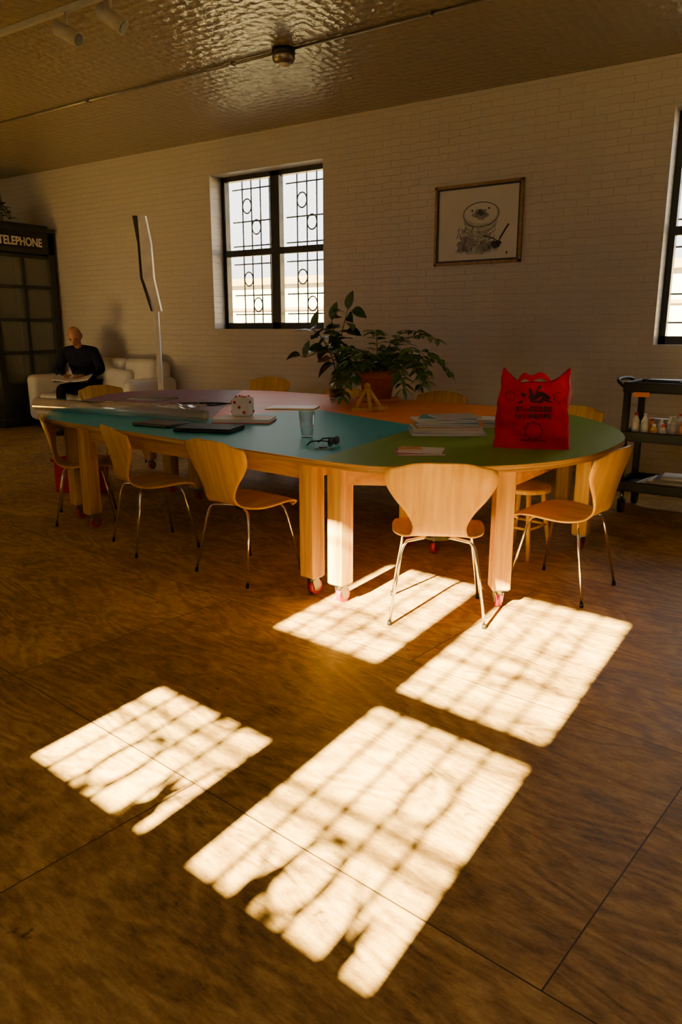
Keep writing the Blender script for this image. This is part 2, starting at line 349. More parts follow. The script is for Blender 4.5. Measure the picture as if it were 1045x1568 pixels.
# ------------------------------------------------------------------ table
ZT=.785
out=[(-4.75,3.43),(-2.25,3.11),(-1.72,3.24),(-1.33,3.54),(-1.12,3.98),(-1.08,4.50),(-1.14,4.95),(-1.39,5.48),(-1.86,6.03),(-2.4,6.25),(-3.44,6.36),(-5.05,6.49),(-5.70,6.36),(-6.28,6.0),(-6.5,5.5),(-6.27,4.95),(-5.80,4.25),(-5.42,3.80),(-5.10,3.55)]
def smooth_outline(pts,n=6,straight=((0,1),(9,10),(10,11))):
    P=[V((*p,0)) for p in pts];L=len(P);o=[]
    for i in range(L):
        if (i,(i+1)%L) in straight: o.append(P[i]);continue
        a,b,c,d=P[i-1],P[i],P[(i+1)%L],P[(i+2)%L]
        for k in range(n):
            t=k/n;o.append(.5*((2*b)+(c-a)*t+(2*a-5*b+4*c-d)*t*t+(3*b-a-3*c+d)*t**3))
    return o
OUT=smooth_outline(out)
A=(-2.25,3.11);C=(-2.44,4.64);D=(-3.76,5.19);E=(-4.0,4.21);Fp=(-5.42,4.28);far1=(-5.61,6.4);far2=(-4.91,6.6);G2=(-2.15,6.3)
table=empty("work_table")
tm=["teal","green","orange","pink","purple","plyedge"]
bm=bmesh.new();f=bm.faces.new([bm.verts.new((p.x,p.y,ZT-.036)) for p in OUT])
for a,b in ((A,C),(C,G2),(D,C),(E,D),(Fp,E),(E,far1),(D,far2)):
    a=V((*a,0));b=V((*b,0));d=(b-a);nrm=V((-d.y,d.x,0)).normalized()
    bmesh.ops.bisect_plane(bm,geom=bm.verts[:]+bm.edges[:]+bm.faces[:],plane_co=a,plane_no=nrm)
def inpoly(poly,p):
    r=False;j=len(poly)-1
    for i in range(len(poly)):
        xi,yi=poly[i];xj,yj=poly[j]
        if (yi>p[1])!=(yj>p[1]) and p[0]<(xj-xi)*(p[1]-yi)/(yj-yi)+xi:r=not r
        j=i
    return r
tealP=[(-9,1),(-1.99,1),A,C,D,E,Fp,(-9,4.45)];purP=[Fp,E,far1,(-6,9),(-9,9),(-9,4.45)];greP=[(-1.99,1),(3,1),(3,9),(-1.8,9),G2,C,A];pinkP=[E,D,far2,(-4.5,9),(-6,9),far1]
for f in bm.faces:
    c=f.calc_center_median()
    f.material_index=0 if inpoly(tealP,c) else 4 if inpoly(purP,c) else 1 if inpoly(greP,c) else 3 if inpoly(pinkP,c) else 2
r=bmesh.ops.extrude_face_region(bm,geom=bm.faces[:]);bmesh.ops.translate(bm,vec=(0,0,.036),verts=[e for e in r["geom"] if isinstance(e,bmesh.types.BMVert)])
bmesh.ops.recalc_face_normals(bm,faces=bm.faces[:])
for f in bm.faces:
    if abs(f.normal.z)<.5 or f.calc_center_median().z<ZT-.03: f.material_index=5
me=bpy.data.meshes.new("table_top");bm.to_mesh(me);bm.free()
for k in tm: me.materials.append(M[k])
o=bpy.data.objects.new("table_top",me);sc.collection.objects.link(o);o.parent=table
legs=[(-2.34,3.21,-7),(-2.14,3.19,-7),(-1.40,3.60,35),(-2.14,4.30,0),(-2.36,4.35,0),(-1.36,4.92,0),(-4.56,3.48,-7),(-4.90,3.62,-7),(-4.58,4.6,0),(-5.0,4.7,0),(-2.2,5.9,0),(-1.75,5.75,0),(-4.6,6.15,0),(-5.0,6.15,0),(-6.05,5.4,0),(-5.5,4.15,0)]
for i,(x,y,a) in enumerate(legs):
    mb=MB("leg_%d"%(i+1),["fir","steel","redplastic"]);a=math.radians(a)
    mb.box((0,0,.43),(.10,.10,.64),"fir",bev=.006)
    mb.box((0,0,.107),(.085,.085,.006),"steel")
    mb.cyl((0,0,.075),(0,0,.108),.022,"steel")
    for sx in (-1,1): mb.box((sx*.021,.012,.065),(.004,.05,.06),"steel",rot=(.3,0,0))
    mb.cyl((-.016,.02,.042),(.016,.02,.042),.042,"redplastic",seg=20);mb.cyl((-.018,.02,.042),(.018,.02,.042),.024,"steel",seg=14)
    mb.done(loc=(x,y,0),rotz=a,parent=table)
mb=MB("aprons",["fir2"])
def apron(p,q,h=.09):
    p=V((*p,0));q=V((*q,0));d=q-p;mb.box(((p.x+q.x)/2,(p.y+q.y)/2,ZT-.038-h/2),(d.length,.038,h),"fir2",rot=(0,0,math.atan2(d.y,d.x)))
for p,q in (((-4.55,3.49),(-2.38,3.21)),((-2.36,3.2),(-2.36,6.1)),((-2.12,3.2),(-2.12,6.0)),((-2.12,3.19),(-1.42,3.58)),((-1.38,3.62),(-1.36,4.92)),((-1.36,4.92),(-1.75,5.75)),((-2.38,4.4),(-4.6,4.65)),((-4.56,3.5),(-4.56,6.1)),((-4.95,3.62),(-5.0,6.15)),((-4.95,3.62),(-6.0,5.4)),((-2.4,6.1),(-4.9,6.2)),((-2.15,4.3),(-1.4,4.9))): apron(p,q)
mb.done(parent=table)
# ------------------------------------------------------------------ chairs
def chair_mesh(name="dining_chair"):
    mb=MB(name,["ply","chrome","blackplastic"])
    prof=[(.235,.418,.17),(.215,.436,.205),(.17,.450,.222),(.10,.455,.232),(.02,.450,.235),(-.06,.444,.222),(-.12,.444,.185),(-.165,.455,.15),(-.195,.480,.134),(-.215,.525,.132),(-.232,.585,.165),(-.248,.650,.220),(-.264,.710,.258),(-.280,.765,.270),(-.292,.812,.252),(-.300,.840,.205)]
    pp=catmull(prof,5);rows=[];n=len(pp)
    for i,p in enumerate(pp):
        y,z,w=p;row=[];back=max(0,min(1,(z-.5)/.2))
        for k in range(17):
            c=-1+2*k/16
            dd=c*c
            zz=z+(1-back)*(-.012*dd*abs(c)+.006*dd)
            yy=y+back*.045*dd
            if i>n-8: zz-= .03*dd*dd*((i-(n-8))/7)
            if i<6: yy-=.03*dd*dd*((6-i)/6)
            row.append((w*c,yy,zz))
        rows.append(row)
    fs=mb.grid(rows,"ply")
    bmesh.ops.recalc_face_normals(mb.bm,faces=fs)
    bmesh.ops.solidify(mb.bm,geom=fs,thickness=.011)
    mb.cyl((0,0,.405),(0,0,.438),.075,"blackplastic",seg=20)
    for sx in (-1,1):
        for sy,yy in ((1,.12),(-1,-.12)):
            pts=[(sx*.02,yy*.35,.422),(sx*.10,yy*.9,.424),(sx*.155,yy*1.12,.418),(sx*.175,yy*1.2,.395),(sx*.185,yy*1.27,.36),(sx*.235,yy*1.82,.012)]
            mb.tube(pts,.008,"chrome",seg=10);mb.cyl((sx*.235,yy*1.82,0),(sx*.234,yy*1.80,.022),.0105,"blackplastic",seg=10)
    return mb
ch0=chair_mesh().done(loc=(-1.65,3.36,0),rotz=R(28))
for x,y,a,s in [(-1.22,4.10,84,1),(-2.91,3.33,-8,1),(-3.83,3.42,-22,1),(-4.86,3.66,-40,.98),(-3.36,6.60,182,1),(-5.72,6.80,186,1.06),(-4.50,6.58,184,.99),(-6.65,5.45,-100,1),(-1.92,6.05,165,.98)]:
    inst(ch0,"dining_chair",(x,y,0),R(a),s)
mb=MB("wooden_stool",["ply","fir"])
mb.cyl((0,0,.43),(0,0,.46),.17,"ply",seg=28)
for a in range(4):
    t=a*PI/2+.6;mb.cyl((.12*math.cos(t),.12*math.sin(t),.43),(.19*math.cos(t),.19*math.sin(t),0),.017,"ply",r2=.013)
    t2=t+PI/2;mb.cyl((.16*math.cos(t),.16*math.sin(t),.2),(.16*math.cos(t2),.16*math.sin(t2),.2),.009,"ply")
mb.done(loc=(-1.66,4.62,0))
# ------------------------------------------------------------------ picture
mb=MB("framed_drawing",["goldframe","black","mat","ink","ink2","ink3"])
w,h=.98,.80
for sx in (-1,1): mb.box((sx*(w/2-.014),0,0),(.028,.035,h),"goldframe")
for sz in (-1,1): mb.box((0,0,sz*(h/2-.014)),(w,.035,.028),"goldframe")
for sx in (-1,1): mb.box((sx*(w/2-.037),.003,0),(.018,.028,h-.056),"black")
for sz in (-1,1): mb.box((0,.003,sz*(h/2-.037)),(w-.056,.028,.018),"black")
mb.box((0,.006,0),(w-.08,.012,h-.08),"mat")
SX=1.2
def disc(x,z,rx,rz,mat,y,n=40,wob=.06,rot=0):
    pts=[];x*=SX;z=z*SX;rx*=SX;rz*=SX
    for i in range(n):
        a=2*PI*i/n;k=1+wob*noise.noise(V((math.cos(a)*2+x*9,math.sin(a)*2+z*7,y*99)))*2
        u=rx*k*math.cos(a);v_=rz*k*math.sin(a)
        pts.append((x+u*math.cos(rot)-v_*math.sin(rot),y,z+u*math.sin(rot)+v_*math.cos(rot)))
    mb.poly(pts,mat)
def stroke(pts,r,mat,y):
    mb.tube([(a*SX,y,b*SX) for a,b in pts],r,mat,seg=5)
disc(.0,-.19,.20,.07,"ink3",-.001,wob=.15);disc(-.02,-.11,.15,.10,"ink3",-.0015,wob=.12);disc(-.10,-.17,.08,.07,"ink2",-.002,wob=.2);disc(.08,-.19,.07,.045,"ink2",-.002,wob=.2)
disc(.03,.02,.155,.10,"ink3",-.0018,wob=.08);disc(.03,.075,.165,.10,"ink3",-.0022,wob=.03);disc(.03,.085,.15,.082,"mat",-.0028,wob=.03)
stroke([(.03+.165*math.cos(t/20*2*PI)*(1+.03*math.sin(t)),.075+.10*math.sin(t/20*2*PI)) for t in range(21)],.0035,"ink",-.003)
disc(.03,.075,.07,.04,"ink2",-.0032,wob=.3);disc(.03,.09,.03,.022,"ink",-.0042,wob=.3);disc(-.05,.11,.010,.009,"ink",-.0042);disc(.105,.12,.010,.009,"ink",-.0042)
for q in range(4): stroke([(-.12+.01*q,.01-.035*q),(-.05,-.02-.04*q),(.04,-.03-.04*q),(.12,-.015-.04*q),(.17,.02-.04*q)],.003,"ink2",-.004)
for i in range(90):
    a=random.uniform(-.18,.16);b=random.uniform(-.23,-.02);stroke([(a,b),(a+random.uniform(-.02,.02),b-random.uniform(.015,.04))],.0022,random.choice(["ink2","ink2","ink"]),-.003)
stroke([(.06,-.10),(.16,-.13),(.20,-.16),(.22,-.12)],.006,"ink",-.005);stroke([(.215,-.13),(.26,-.06),(.29,-.02)],.009,"ink",-.005);disc(.18,-.18,.045,.035,"ink",-.005,wob=.2)
disc(.28,-.25,.008,.012,"ink",-.003)
mb.done(mtx=Matrix.Translation((-3.43,YW-.022,2.51))@Matrix.Rotation(R(-.3),4,'Y'))
# ------------------------------------------------------------------ table props
def T(x,y,z=0): return (x*.949,y*.949,ZT+z)
mb=MB("drinking_glass",["tumbler"])
mb.lathe([(0,.0),(.034,.0),(.038,.01),(.052,.165),(.049,.165),(.035,.016),(0,.014)],(0,0,0),"tumbler",28);mb.done(loc=T(-2.92,3.96))
mb=MB("hardcover_book",["bk3","paper"]);mb.box((0,0,.004),(.42,.28,.006),"bk3");mb.box((0,0,.016),(.41,.27,.018),"paper");mb.box((0,0,.028),(.42,.28,.006),"paper");mb.done(loc=T(-3.84,4.40),rotz=R(28))
mb=MB("giant_die",["paper","redplastic"]);mb.box((0,0,.07),(.14,.14,.14),"paper",bev=.022)
def pips(face,lst):
    for u,v in lst:
        p={'x':(.0695,u,v+.07),'-y':(u,-.0695,v+.07),'z':(u,v,.1395),'-x':(-.0695,u,v+.07)}[face];mb.sph(p,.0115,"redplastic",seg=10)
k=.036;pips('-y',[(-k,k),(k,-k),(0,0)]);pips('x',[(-k,k),(k,-k)]);pips('z',[(-k,-k),(k,k),(-k,k),(k,-k),(0,0)]);pips('-x',[(-k,k),(k,-k),(k,k),(-k,-k)])
mb.done(loc=T(-3.92,4.47,.031),rotz=R(20))
mb=MB("closed_laptop",["blackplastic","steel"]);mb.box((0,0,.012),(.40,.28,.018),"blackplastic",bev=.006);mb.box((.0,.0,.026),(.40,.28,.008),"blackplastic",bev=.003)
for s in (-1,1):
    mb.cyl((s*.15-.03,.14,.018),(s*.15+.03,.14,.018),.008,"steel")
mb.done(loc=T(-3.70,3.86),rotz=R(20))
mb=MB("zipped_folder",["black","steel"]);mb.box((0,0,.012),(.34,.24,.024),"black",bev=.01);mb.tube([(-.15,-.122,.012),(.15,-.122,.012)],.003,"steel");mb.done(loc=T(-4.20,3.88),rotz=R(4))
mb=MB("sunglasses",["black","blackplastic"])
for s in (-1,1):
    mb.sph((s*.033,0,.028),.028,"blackplastic",scale=(1,.2,.75))
    mb.tube([(s*.033+.030*math.cos(a),-.002,.029+.023*math.sin(a)) for a in [2*PI*i/16 for i in range(16)]],.004,"black",seg=6,closed=True)
    mb.tube([(s*.063,0,.036),(s*.068,.05,.037),(s*.068,.11,.028),(s*.062,.14,.005)],.0045,"black",seg=6)
mb.tube([(-.012,0,.034),(0,-.004,.039),(.012,0,.034)],.004,"black",seg=6)
mb.done(loc=T(-2.56,3.74),rotz=R(95))
mb=MB("key_ring",["steel","black"]);mb.tube([(.02*math.cos(a),.02*math.sin(a),.004) for a in [2*PI*i/16 for i in range(16)]],.0022,"steel",closed=True)
mb.box((.05,.0,.005),(.05,.012,.004),"steel");mb.box((.03,.035,.006),(.04,.03,.01),"black",rot=(0,0,.7),bev=.003);mb.cyl((.08,0,.003),(.08,0,.008),.012,"steel")
mb.done(loc=T(-2.56,3.58),rotz=R(40))
def books(name,lst,loc,rz,k=1):
    keys=sorted(set([l[3] for l in lst]+["paper"]));mb=MB(name,keys);z=0
    for (w,d,t,mat,a,ox,oy) in lst:
        w*=k;d*=k;t*=k
        mb.box((ox,oy,z+t*.5),(w*.98,d*.98,t*.8),"paper",rot=(0,0,a));mb.box((ox,oy,z+t*.93),(w,d,t*.14),mat,rot=(0,0,a));mb.box((ox,oy,z+t*.07),(w,d,t*.14),mat,rot=(0,0,a));z+=t
    return mb.done(loc=loc,rotz=rz)
books("magazine_stack",[(.42,.30,.016,"bk6",.05,0,0),(.40,.30,.014,"paper",-.08,.01,.01),(.36,.28,.016,"bk2",.12,-.02,0),(.38,.27,.012,"bk5",0,.02,.01),(.36,.28,.012,"bk1",-.05,.0,.0),(.34,.26,.012,"paper",.2,-.02,.0),(.32,.24,.010,"bk1",-.15,.01,.02),(.26,.20,.010,"bk6",.3,.05,.0)],T(-2.26,4.68),R(30),1.12)
books("magazine_pile",[(.36,.26,.014,"paper",.05,0,0),(.34,.25,.012,"bk1",-.2,.01,.01),(.28,.21,.012,"bk4",.22,-.02,0),(.26,.20,.008,"paper",0,.02,.01)],T(-2.22,5.22),R(15),1.1)
books("notebook_pile",[(.26,.18,.010,"bk3",.05,0,0),(.24,.16,.010,"paper",-.2,.01,.01),(.12,.09,.008,"bk5",.1,-.05,0)],T(-2.0,3.80),R(32))
mb=MB("wooden_sculpture",["ply","fir"])
mb.box((-.07,0,.012),(.14,.05,.024),"ply");mb.cyl((-.10,0,.02),(-.01,0,.2),.02,"ply",r2=.014);mb.cyl((.10,.03,.02),(-.01,0,.2),.02,"ply",r2=.014);mb.cyl((.02,-.08,.02),(-.01,0,.19),.018,"ply",r2=.013)
mb.sph((-.01,0,.205),.026,"ply");mb.box((.11,.03,.02),(.09,.05,.04),"ply",rot=(0,0,.4),bev=.008);mb.cyl((.02,-.10,.02),(.12,-.04,.02),.02,"fir");mb.cyl((-.05,0,.10),(.05,.015,.105),.012,"fir")
mb.done(loc=T(-3.46,5.60),rotz=R(30),)
mb=MB("paper_folder",["bk2","paper"]);mb.box((0,0,.004),(.42,.28,.008),"bk2");mb.box((.02,.01,.010),(.38,.26,.004),"bk2");mb.done(loc=T(-4.14,5.40),rotz=R(25))
mb=MB("clear_plastic_roll",["clear"])
mb.tube([(-.86,0,.055),(.86,0,.04)],[.055,.04],"clear",seg=20)
mb.tube([(-.86,0,.055),(.86,0,.04)],[.040,.028],"clear",seg=16)
mb.done(loc=T(-5.0,4.13),rotz=math.atan2(.22,1.66))
mb=MB("crumpled_plastic_sheet",["clear"]);rows=[]
for i in range(22):
    rows.append([(-.5+i/21,-.22+.44*j/13,.004+.05*abs(noise.noise(V((i*.35,j*.4,3))))) for j in range(14)])
mb.grid(rows,"clear",smooth=False);mb.done(loc=T(-5.35,4.75),rotz=R(15))
mb=MB("tangled_cable",["black"])
mb.tube([(-.3,0,.007),(-.15,.08,.007),(0,.02,.01),(.12,.10,.012),(.22,0,.02),(.1,-.08,.007),(-.05,-.04,.008),(-.12,.05,.012),(.05,.14,.007),(.3,.12,.007)],.006,"black");mb.box((.33,.12,.015),(.07,.04,.03),"black",bev=.004);mb.done(loc=T(-5.0,5.2),rotz=R(15))
books("newspaper_stack",[(.40,.30,.010,"bk6",.05,0,0),(.36,.28,.008,"bk4",-.2,.01,.01)],T(-5.9,5.35),R(10))
# ------------------------------------------------------------------ red bag
mb=MB("shopping_bag",["red"])
rings=[];Nn=72;Mv=18;hh=.36
def sup(a,w,d,e=.35):
    c=math.cos(a);s_=math.sin(a);return (w*math.copysign(abs(c)**e,c),d*math.copysign(abs(s_)**e,s_))
def crum(x,y,z,t):
    return noise.noise(V((x*8,y*8,z*7)))*.050*math.sin(PI*min(1,t+.05))+noise.noise(V((x*20,y*20+5,z*16)))*.022
for j in range(Mv+1):
    t=j/Mv;row=[]
    for i in range(Nn+1):
        a=2*PI*(i%Nn)/Nn
        x,y=sup(a,.215-.03*t,.115-.075*t*t)
        cor=max(0,abs(x)/.19-.30)/.70
        top=hh+.080*min(1,cor)**1.1+.010*math.sin(x*34+1)
        z=top*t
        k=crum(x,y,z,t)
        row.append((x+k*.6,y+k,z))
    rings.append(row)
mb.grid(rings,"red")
bmesh.ops.remove_doubles(mb.bm,verts=mb.bm.verts[:],dist=.0005)
mb.poly([(x,y,.002) for x,y,_ in rings[0][:-1]],"red")
for sy in (-.045,.04):
    pts=catmull([(-.10,sy,.30),(-.09,sy*.8,.365),(-.06,sy*.6,.40),(-.02,sy*.5,.385),(.03,sy*.6,.405),(.08,sy*.8,.37),(.10,sy,.30)],5)
    mb.grid([[(p.x,p.y,p.z-.016),(p.x,p.y+.010,p.z+.016)] for p in pts],"red")
bag=mb.done(loc=(-1.48,4.19,ZT),rotz=R(22))
def onbag(x,z):
    t=z/hh;y=-(.115-.075*t*t)
    k=crum(x,y,z,t)
    return V((x,y+k-.012,z))
mbp=MB("bag_print",["print"])
def ell(cx,cz,rx,rz,rot=0,n=16):
    return [(cx+rx*math.cos(t)*math.cos(rot)-rz*math.sin(t)*math.sin(rot),cz+rx*math.cos(t)*math.sin(rot)+rz*math.sin(t)*math.cos(rot)) for t in [2*math.pi*i/n for i in range(n)]]
def flatpoly(pts):
    cx=sum(a for a,b in pts)/len(pts);cz=sum(b for a,b in pts)/len(pts);c=onbag(cx,cz)
    for i in range(len(pts)):
        mbp.poly([c,onbag(*pts[i]),onbag(*pts[(i+1)%len(pts)])],"print")
for cx_,cz_,rx,rz,ro in [(.0,.285,.045,.014,.4),(.05,.30,.04,.012,-.5),(-.045,.29,.035,.012,2.6),(.02,.325,.03,.010,1.2),(.0,.262,.05,.006,0),(.04,.275,.03,.008,.9),(-.02,.31,.028,.010,1.9),(-.06,.265,.03,.006,.3),(.07,.27,.03,.006,-.3)]: flatpoly(ell(cx_,cz_,rx,rz,ro))
def ring(cx_,cz_,r0,mbx,rx=1):
    mbx.tube([onbag(cx_+r0*rx*math.cos(a),cz_+r0*math.sin(a)) for a in [2*PI*i/20 for i in range(20)]],.0018,"print",seg=4,closed=True)
ring(-.135,.29,.026,mbp);ring(.13,.29,.026,mbp);ring(0,.105,.045,mbp)
def blocktext(x0,x1,z,h,n,seed):
    random.seed(seed);w=(x1-x0)/n
    for i in range(n):
        a=x0+i*w+w*.12;b=x0+(i+1)*w-w*.12;q=random.randint(0,3);s=h*.2
        def st(p,q_):
            (xa,za),(xb,zb)=p,q_
            mbp.poly([onbag(xa,za),onbag(xb,za),onbag(xb,zb),onbag(xa,zb)],"print")
        st((a,z),(a+s,z+h))
        if q!=0: st((a,z+h-s),(b,z+h))
        if q!=1: st((b-s,z),(b,z+h))
        if q in(1,2): st((a,z+h/2-s/2),(b,z+h/2+s/2))
        if q in(1,3): st((a,z),(b,z+s))
blocktext(-.10,.10,.208,.030,8,1);blocktext(-.10,.10,.170,.026,8,2);blocktext(-.07,.07,.045,.012,12,3)
for i in range(9):
    a=i*.7;flatpoly([(0+.045*math.cos(a),.105+.045*math.sin(a)),(.058*math.cos(a+.12),.105+.058*math.sin(a+.12)),(.045*math.cos(a+.24),.105+.045*math.sin(a+.24))])
mbp.done(parent=bag)
# ------------------------------------------------------------------ plants
mb=MB("potted_fern",["terracotta","soil","leaf2","stem"])
mb.lathe([(0,.0),(.19,.0),(.20,.012),(.205,.035),(.19,.035),(.17,.02),(0,.02)],(0,0,0),"terracotta",32)
mb.lathe([(0,.02),(.125,.02),(.17,.215),(.175,.215),(.19,.22),(.195,.285),(.17,.285),(.165,.25),(0,.25)],(0,0,0),"terracotta",32)
mb.lathe([(.166,.252),(0,.262)],(0,0,0),"soil",24)
random.seed(11)
for i in range(34):
    a=random.uniform(0,2*PI)
    L=random.uniform(.42,.80);el=random.uniform(.55,1.5)
    if math.cos(a)<-.2: L*=.62
    d=V((math.cos(a),math.sin(a),0));pts=[];p=V((0,0,.26))+d*.05;ang=el
    for k in range(11):
        pts.append(p.copy());p=p+(d*math.cos(ang)+V((0,0,math.sin(ang))))*L/10;ang-=.17+.04*random.random()
        p.z=max(p.z,.10)
    mb.tube(pts,[.006-.0004*k for k in range(11)],"stem",seg=5)
    side=d.cross(V((0,0,1)))
    for k in range(2,11):
        q=pts[k];tg=(pts[k]-pts[k-1]).normalized()
        for s in (-1,1):
            mb.leaf(q,side*s+tg*.6+V((0,0,random.uniform(-.2,.3))),random.uniform(.09,.14),.05,"leaf2",droop=.25,roll=random.uniform(-.5,.5),zmin=.03)
    mb.leaf(pts[-1],tg,.11,.04,"leaf2",droop=.1,zmin=.03)
mb.done(loc=(-3.66,6.08,ZT+.001))
random.seed(5)
mb=MB("potted_rubber_plant",["tumbler","stem","leaf","soil"])
mb.lathe([(0,0),(.07,0),(.085,.05),(.09,.14),(.07,.2),(.05,.24),(.053,.25),(.045,.24),(.064,.19),(.08,.14),(.075,.05),(0,.02)],(0,0,0),"tumbler",24)
mb.lathe([(0,.02),(.07,.022),(.078,.10),(0,.10)],(0,0,0),"soil",20)
def stemleaf(pts,nl,ll,lw):
    pts=catmull(pts,6);n=len(pts);mb.tube(pts,[.009-.005*k/n for k in range(n)],"stem",seg=6)
    for q in range(nl):
        k=int(n*.3+(n*.7-1)*q/(nl-1));p=pts[k];a=q*2.4+random.uniform(-.3,.3)
        d=V((math.cos(a),math.sin(a)*.8,random.uniform(-.2,.5)));tip=p+d*.04
        mb.tube([p,tip],.0025,"stem",seg=4);mb.leaf(tip,d,ll*random.uniform(.8,1.15),lw,"leaf",droop=random.uniform(.2,.7),roll=random.uniform(-.9,.9),zmin=.03)
    mb.leaf(pts[-1],V((.3,0,1)),ll,lw,"leaf",droop=0,roll=.8)
stemleaf([(0,0,.1),(0,.02,.35),(.04,.03,.6),(.10,.02,.84)],14,.18,.12)
stemleaf([(0,0,.1),(-.03,-.02,.35),(-.12,-.04,.55),(-.22,-.06,.66)],11,.18,.11)
stemleaf([(0,0,.1),(.02,-.04,.3),(-.06,-.06,.46),(-.30,-.1,.40)],10,.17,.10)
stemleaf([(0,0,.1),(.0,.02,.35),(-.02,.03,.58),(-.05,.02,.74)],12,.18,.12)
mb.done(loc=(-4.09,6.04,ZT),rotz=R(30))
# ------------------------------------------------------------------ floor lamp
mb=MB("floor_lamp",["white","black"])
mb.lathe([(0,0),(.16,0),(.165,.012),(.15,.03),(.03,.045),(0,.05)],(0,0,0),"white",28)
mb.box((0,0,.86),(.055,.055,1.66),"white",bev=.006)
prof=[(.01,1.66),(-.09,2.05),(-.10,2.44),(-.13,2.76)]
def shade(off,wds,mt,yo):
    for i in range(len(prof)-1):
        (x0,z0),(x1,z1)=prof[i],prof[i+1];w0,w1=wds[i],wds[i+1]
        vs=[(x0+off-w0/2,-.04+yo,z0),(x0+off+w0/2,-.04+yo,z0),(x1+off+w1/2,-.04+yo,z1),(x1+off-w1/2,-.04+yo,z1)]
        vb=[(a,b+.08,c) for a,b,c in vs]
        mb.poly(vs,mt);mb.poly(vb[::-1],mt)
        for k in range(4): mb.poly([vs[k],vb[k],vb[(k+1)%4],vs[(k+1)%4]],mt)
shade(.02,(.07,.13,.13,.09),"white",0);shade(-.065,(.02,.035,.03,.055),"black",.02)
mb.done(loc=(-7.18,6.65,0),rotz=R(33))
# ------------------------------------------------------------------ sofa
mb=MB("sofa",["sofa","black"])
W=2.3;Dp=.88
mb.box((0,-.02,.25),(W-.1,Dp-.08,.26),"sofa",bev=.04,seg=4)
for s in (-1,1): mb.box((s*(W/2-.09),-.01,.46),(.19,Dp,.66),"sofa",bev=.08,seg=5)
mb.box((0,Dp/2-.11,.62),(W-.2,.20,.76),"sofa",bev=.08,seg=5)
for i in (-1,0,1):
    mb.box((i*.63,-.08,.44),(.62,.64,.16),"sofa",bev=.06,seg=5);mb.box((i*.63,.22,.77),(.62,.18,.54),"sofa",rot=(-.18,0,0),bev=.08,seg=5)
mb.box((.35,.03,.70),(.46,.15,.40),"sofa",rot=(-.35,.1,.2),bev=.07,seg=5)
for x in (-1,1):
    for y in (-1,1): mb.cyl((x*1.02,y*.34,0),(x*1.02,y*.34,.13),.025,"black")
mb.done(loc=(-9.07,YW-.46,0))
# ------------------------------------------------------------------ man
man=empty("seated_man",(-9.30,YW-.56,-.02),R(34),1.1)
def skin(name,nodes,edges,root,mat,sub=2):
    keys=list(nodes);me=bpy.data.meshes.new(name);me.from_pydata([nodes[k][0] for k in keys],[(keys.index(a),keys.index(b)) for a,b in edges],[])
    o=bpy.data.objects.new(name,me);sc.collection.objects.link(o);me.materials.append(M[mat])
    md=o.modifiers.new("skin","SKIN");md.use_smooth_shade=True
    if not me.skin_vertices: me.skin_vertices.new()
    for i,k in enumerate(keys):
        r=nodes[k][1];me.skin_vertices[0].data[i].radius=r if isinstance(r,tuple) else (r,r);me.skin_vertices[0].data[i].use_root=(k==root)
    s=o.modifiers.new("sub","SUBSURF");s.levels=sub;s.render_levels=sub
    o.parent=man;return o
n={"pel":((0,.05,.60),(.17,.12)),"w":((0,.03,.74),(.165,.12)),"ch":((0,-.03,.90),(.19,.13)),"up":((0,-.09,1.03),(.18,.11)),"nk":((0,-.13,1.11),(.07,.07)),
"sl":((-.18,-.08,1.04),.08),"el":((-.30,-.17,.80),.058),"wl":((-.12,-.37,.76),.036),"sr":((.18,-.08,1.04),.08),"er":((.30,-.17,.80),.058),"wr":((.12,-.37,.76),.036)}
skin("sweater",n,[("pel","w"),("w","ch"),("ch","up"),("up","nk"),("up","sl"),("sl","el"),("el","wl"),("up","sr"),("sr","er"),("er","wr")],"pel","navy")
n={"pel":((0,.05,.58),(.17,.12))}
ed=[]
for s,t in ((-1,"l"),(1,"r")):
    n["h"+t]=((s*.10,-.02,.57),.095);n["k"+t]=((s*.17,-.44,.60),.068);n["c"+t]=((s*.17,-.44,.36),.058);n["a"+t]=((s*.17,-.46,.13),.045)
    ed+=[("pel","h"+t),("h"+t,"k"+t),("k"+t,"c"+t),("c"+t,"a"+t)]
skin("trousers",n,ed,"pel","trouser")
for s,t in ((-1,"l"),(1,"r")):
    skin("shoe_"+t,{"h":((s*.17,-.44,.065),(.042,.05)),"m":((s*.17,-.54,.055),(.045,.04)),"t":((s*.175,-.65,.048),(.04,.028))},[("h","m"),("m","t")],"h","black")
skin("neck",{"a":((0,-.12,1.08),.055),"b":((0,-.17,1.16),.055),"c":((0,-.20,1.21),.06)},[("a","b"),("b","c")],"a","skin",1)
hb=MB("head",["skin","hair","ink","trouser"])
vs=hb.sph((0,0,0),.1,"skin",seg=32)
for v in vs:
    c=v.co/.1;x,y,z=c;c2=V((x*.078,y*.097,z*.118))
    if z<0: c2.x*=1+.30*z*abs(z);c2.y*=1+.1*z
    if y<0 and z<.35: c2.y+= -.006*(1-abs(x))
    if y<-.5 and -.05<z<.22 and .2<abs(x)<.6: c2.y+=.007
    if z<-.75 and y<0: c2.y-=.012
    v.co=c2
for f in hb.bm.faces:
    c=f.calc_center_median()
    if c.y>.015 and -.06<c.z<.055: f.material_index=1
hb.sph((0,-.103,-.012),.016,"skin",scale=(.75,1.0,1.5));hb.sph((0,-.108,-.028),.013,"skin",scale=(1.2,1,.8))
for s in (-1,1):
    hb.sph((s*.031,-.084,.014),.012,"skin");hb.sph((s*.031,-.090,.014),.008,"ink");hb.box((s*.032,-.092,.034),(.034,.008,.006),"hair",rot=(0,0,s*.25))
    hb.sph((s*.079,.008,-.002),.026,"skin",scale=(.35,.7,1.2))
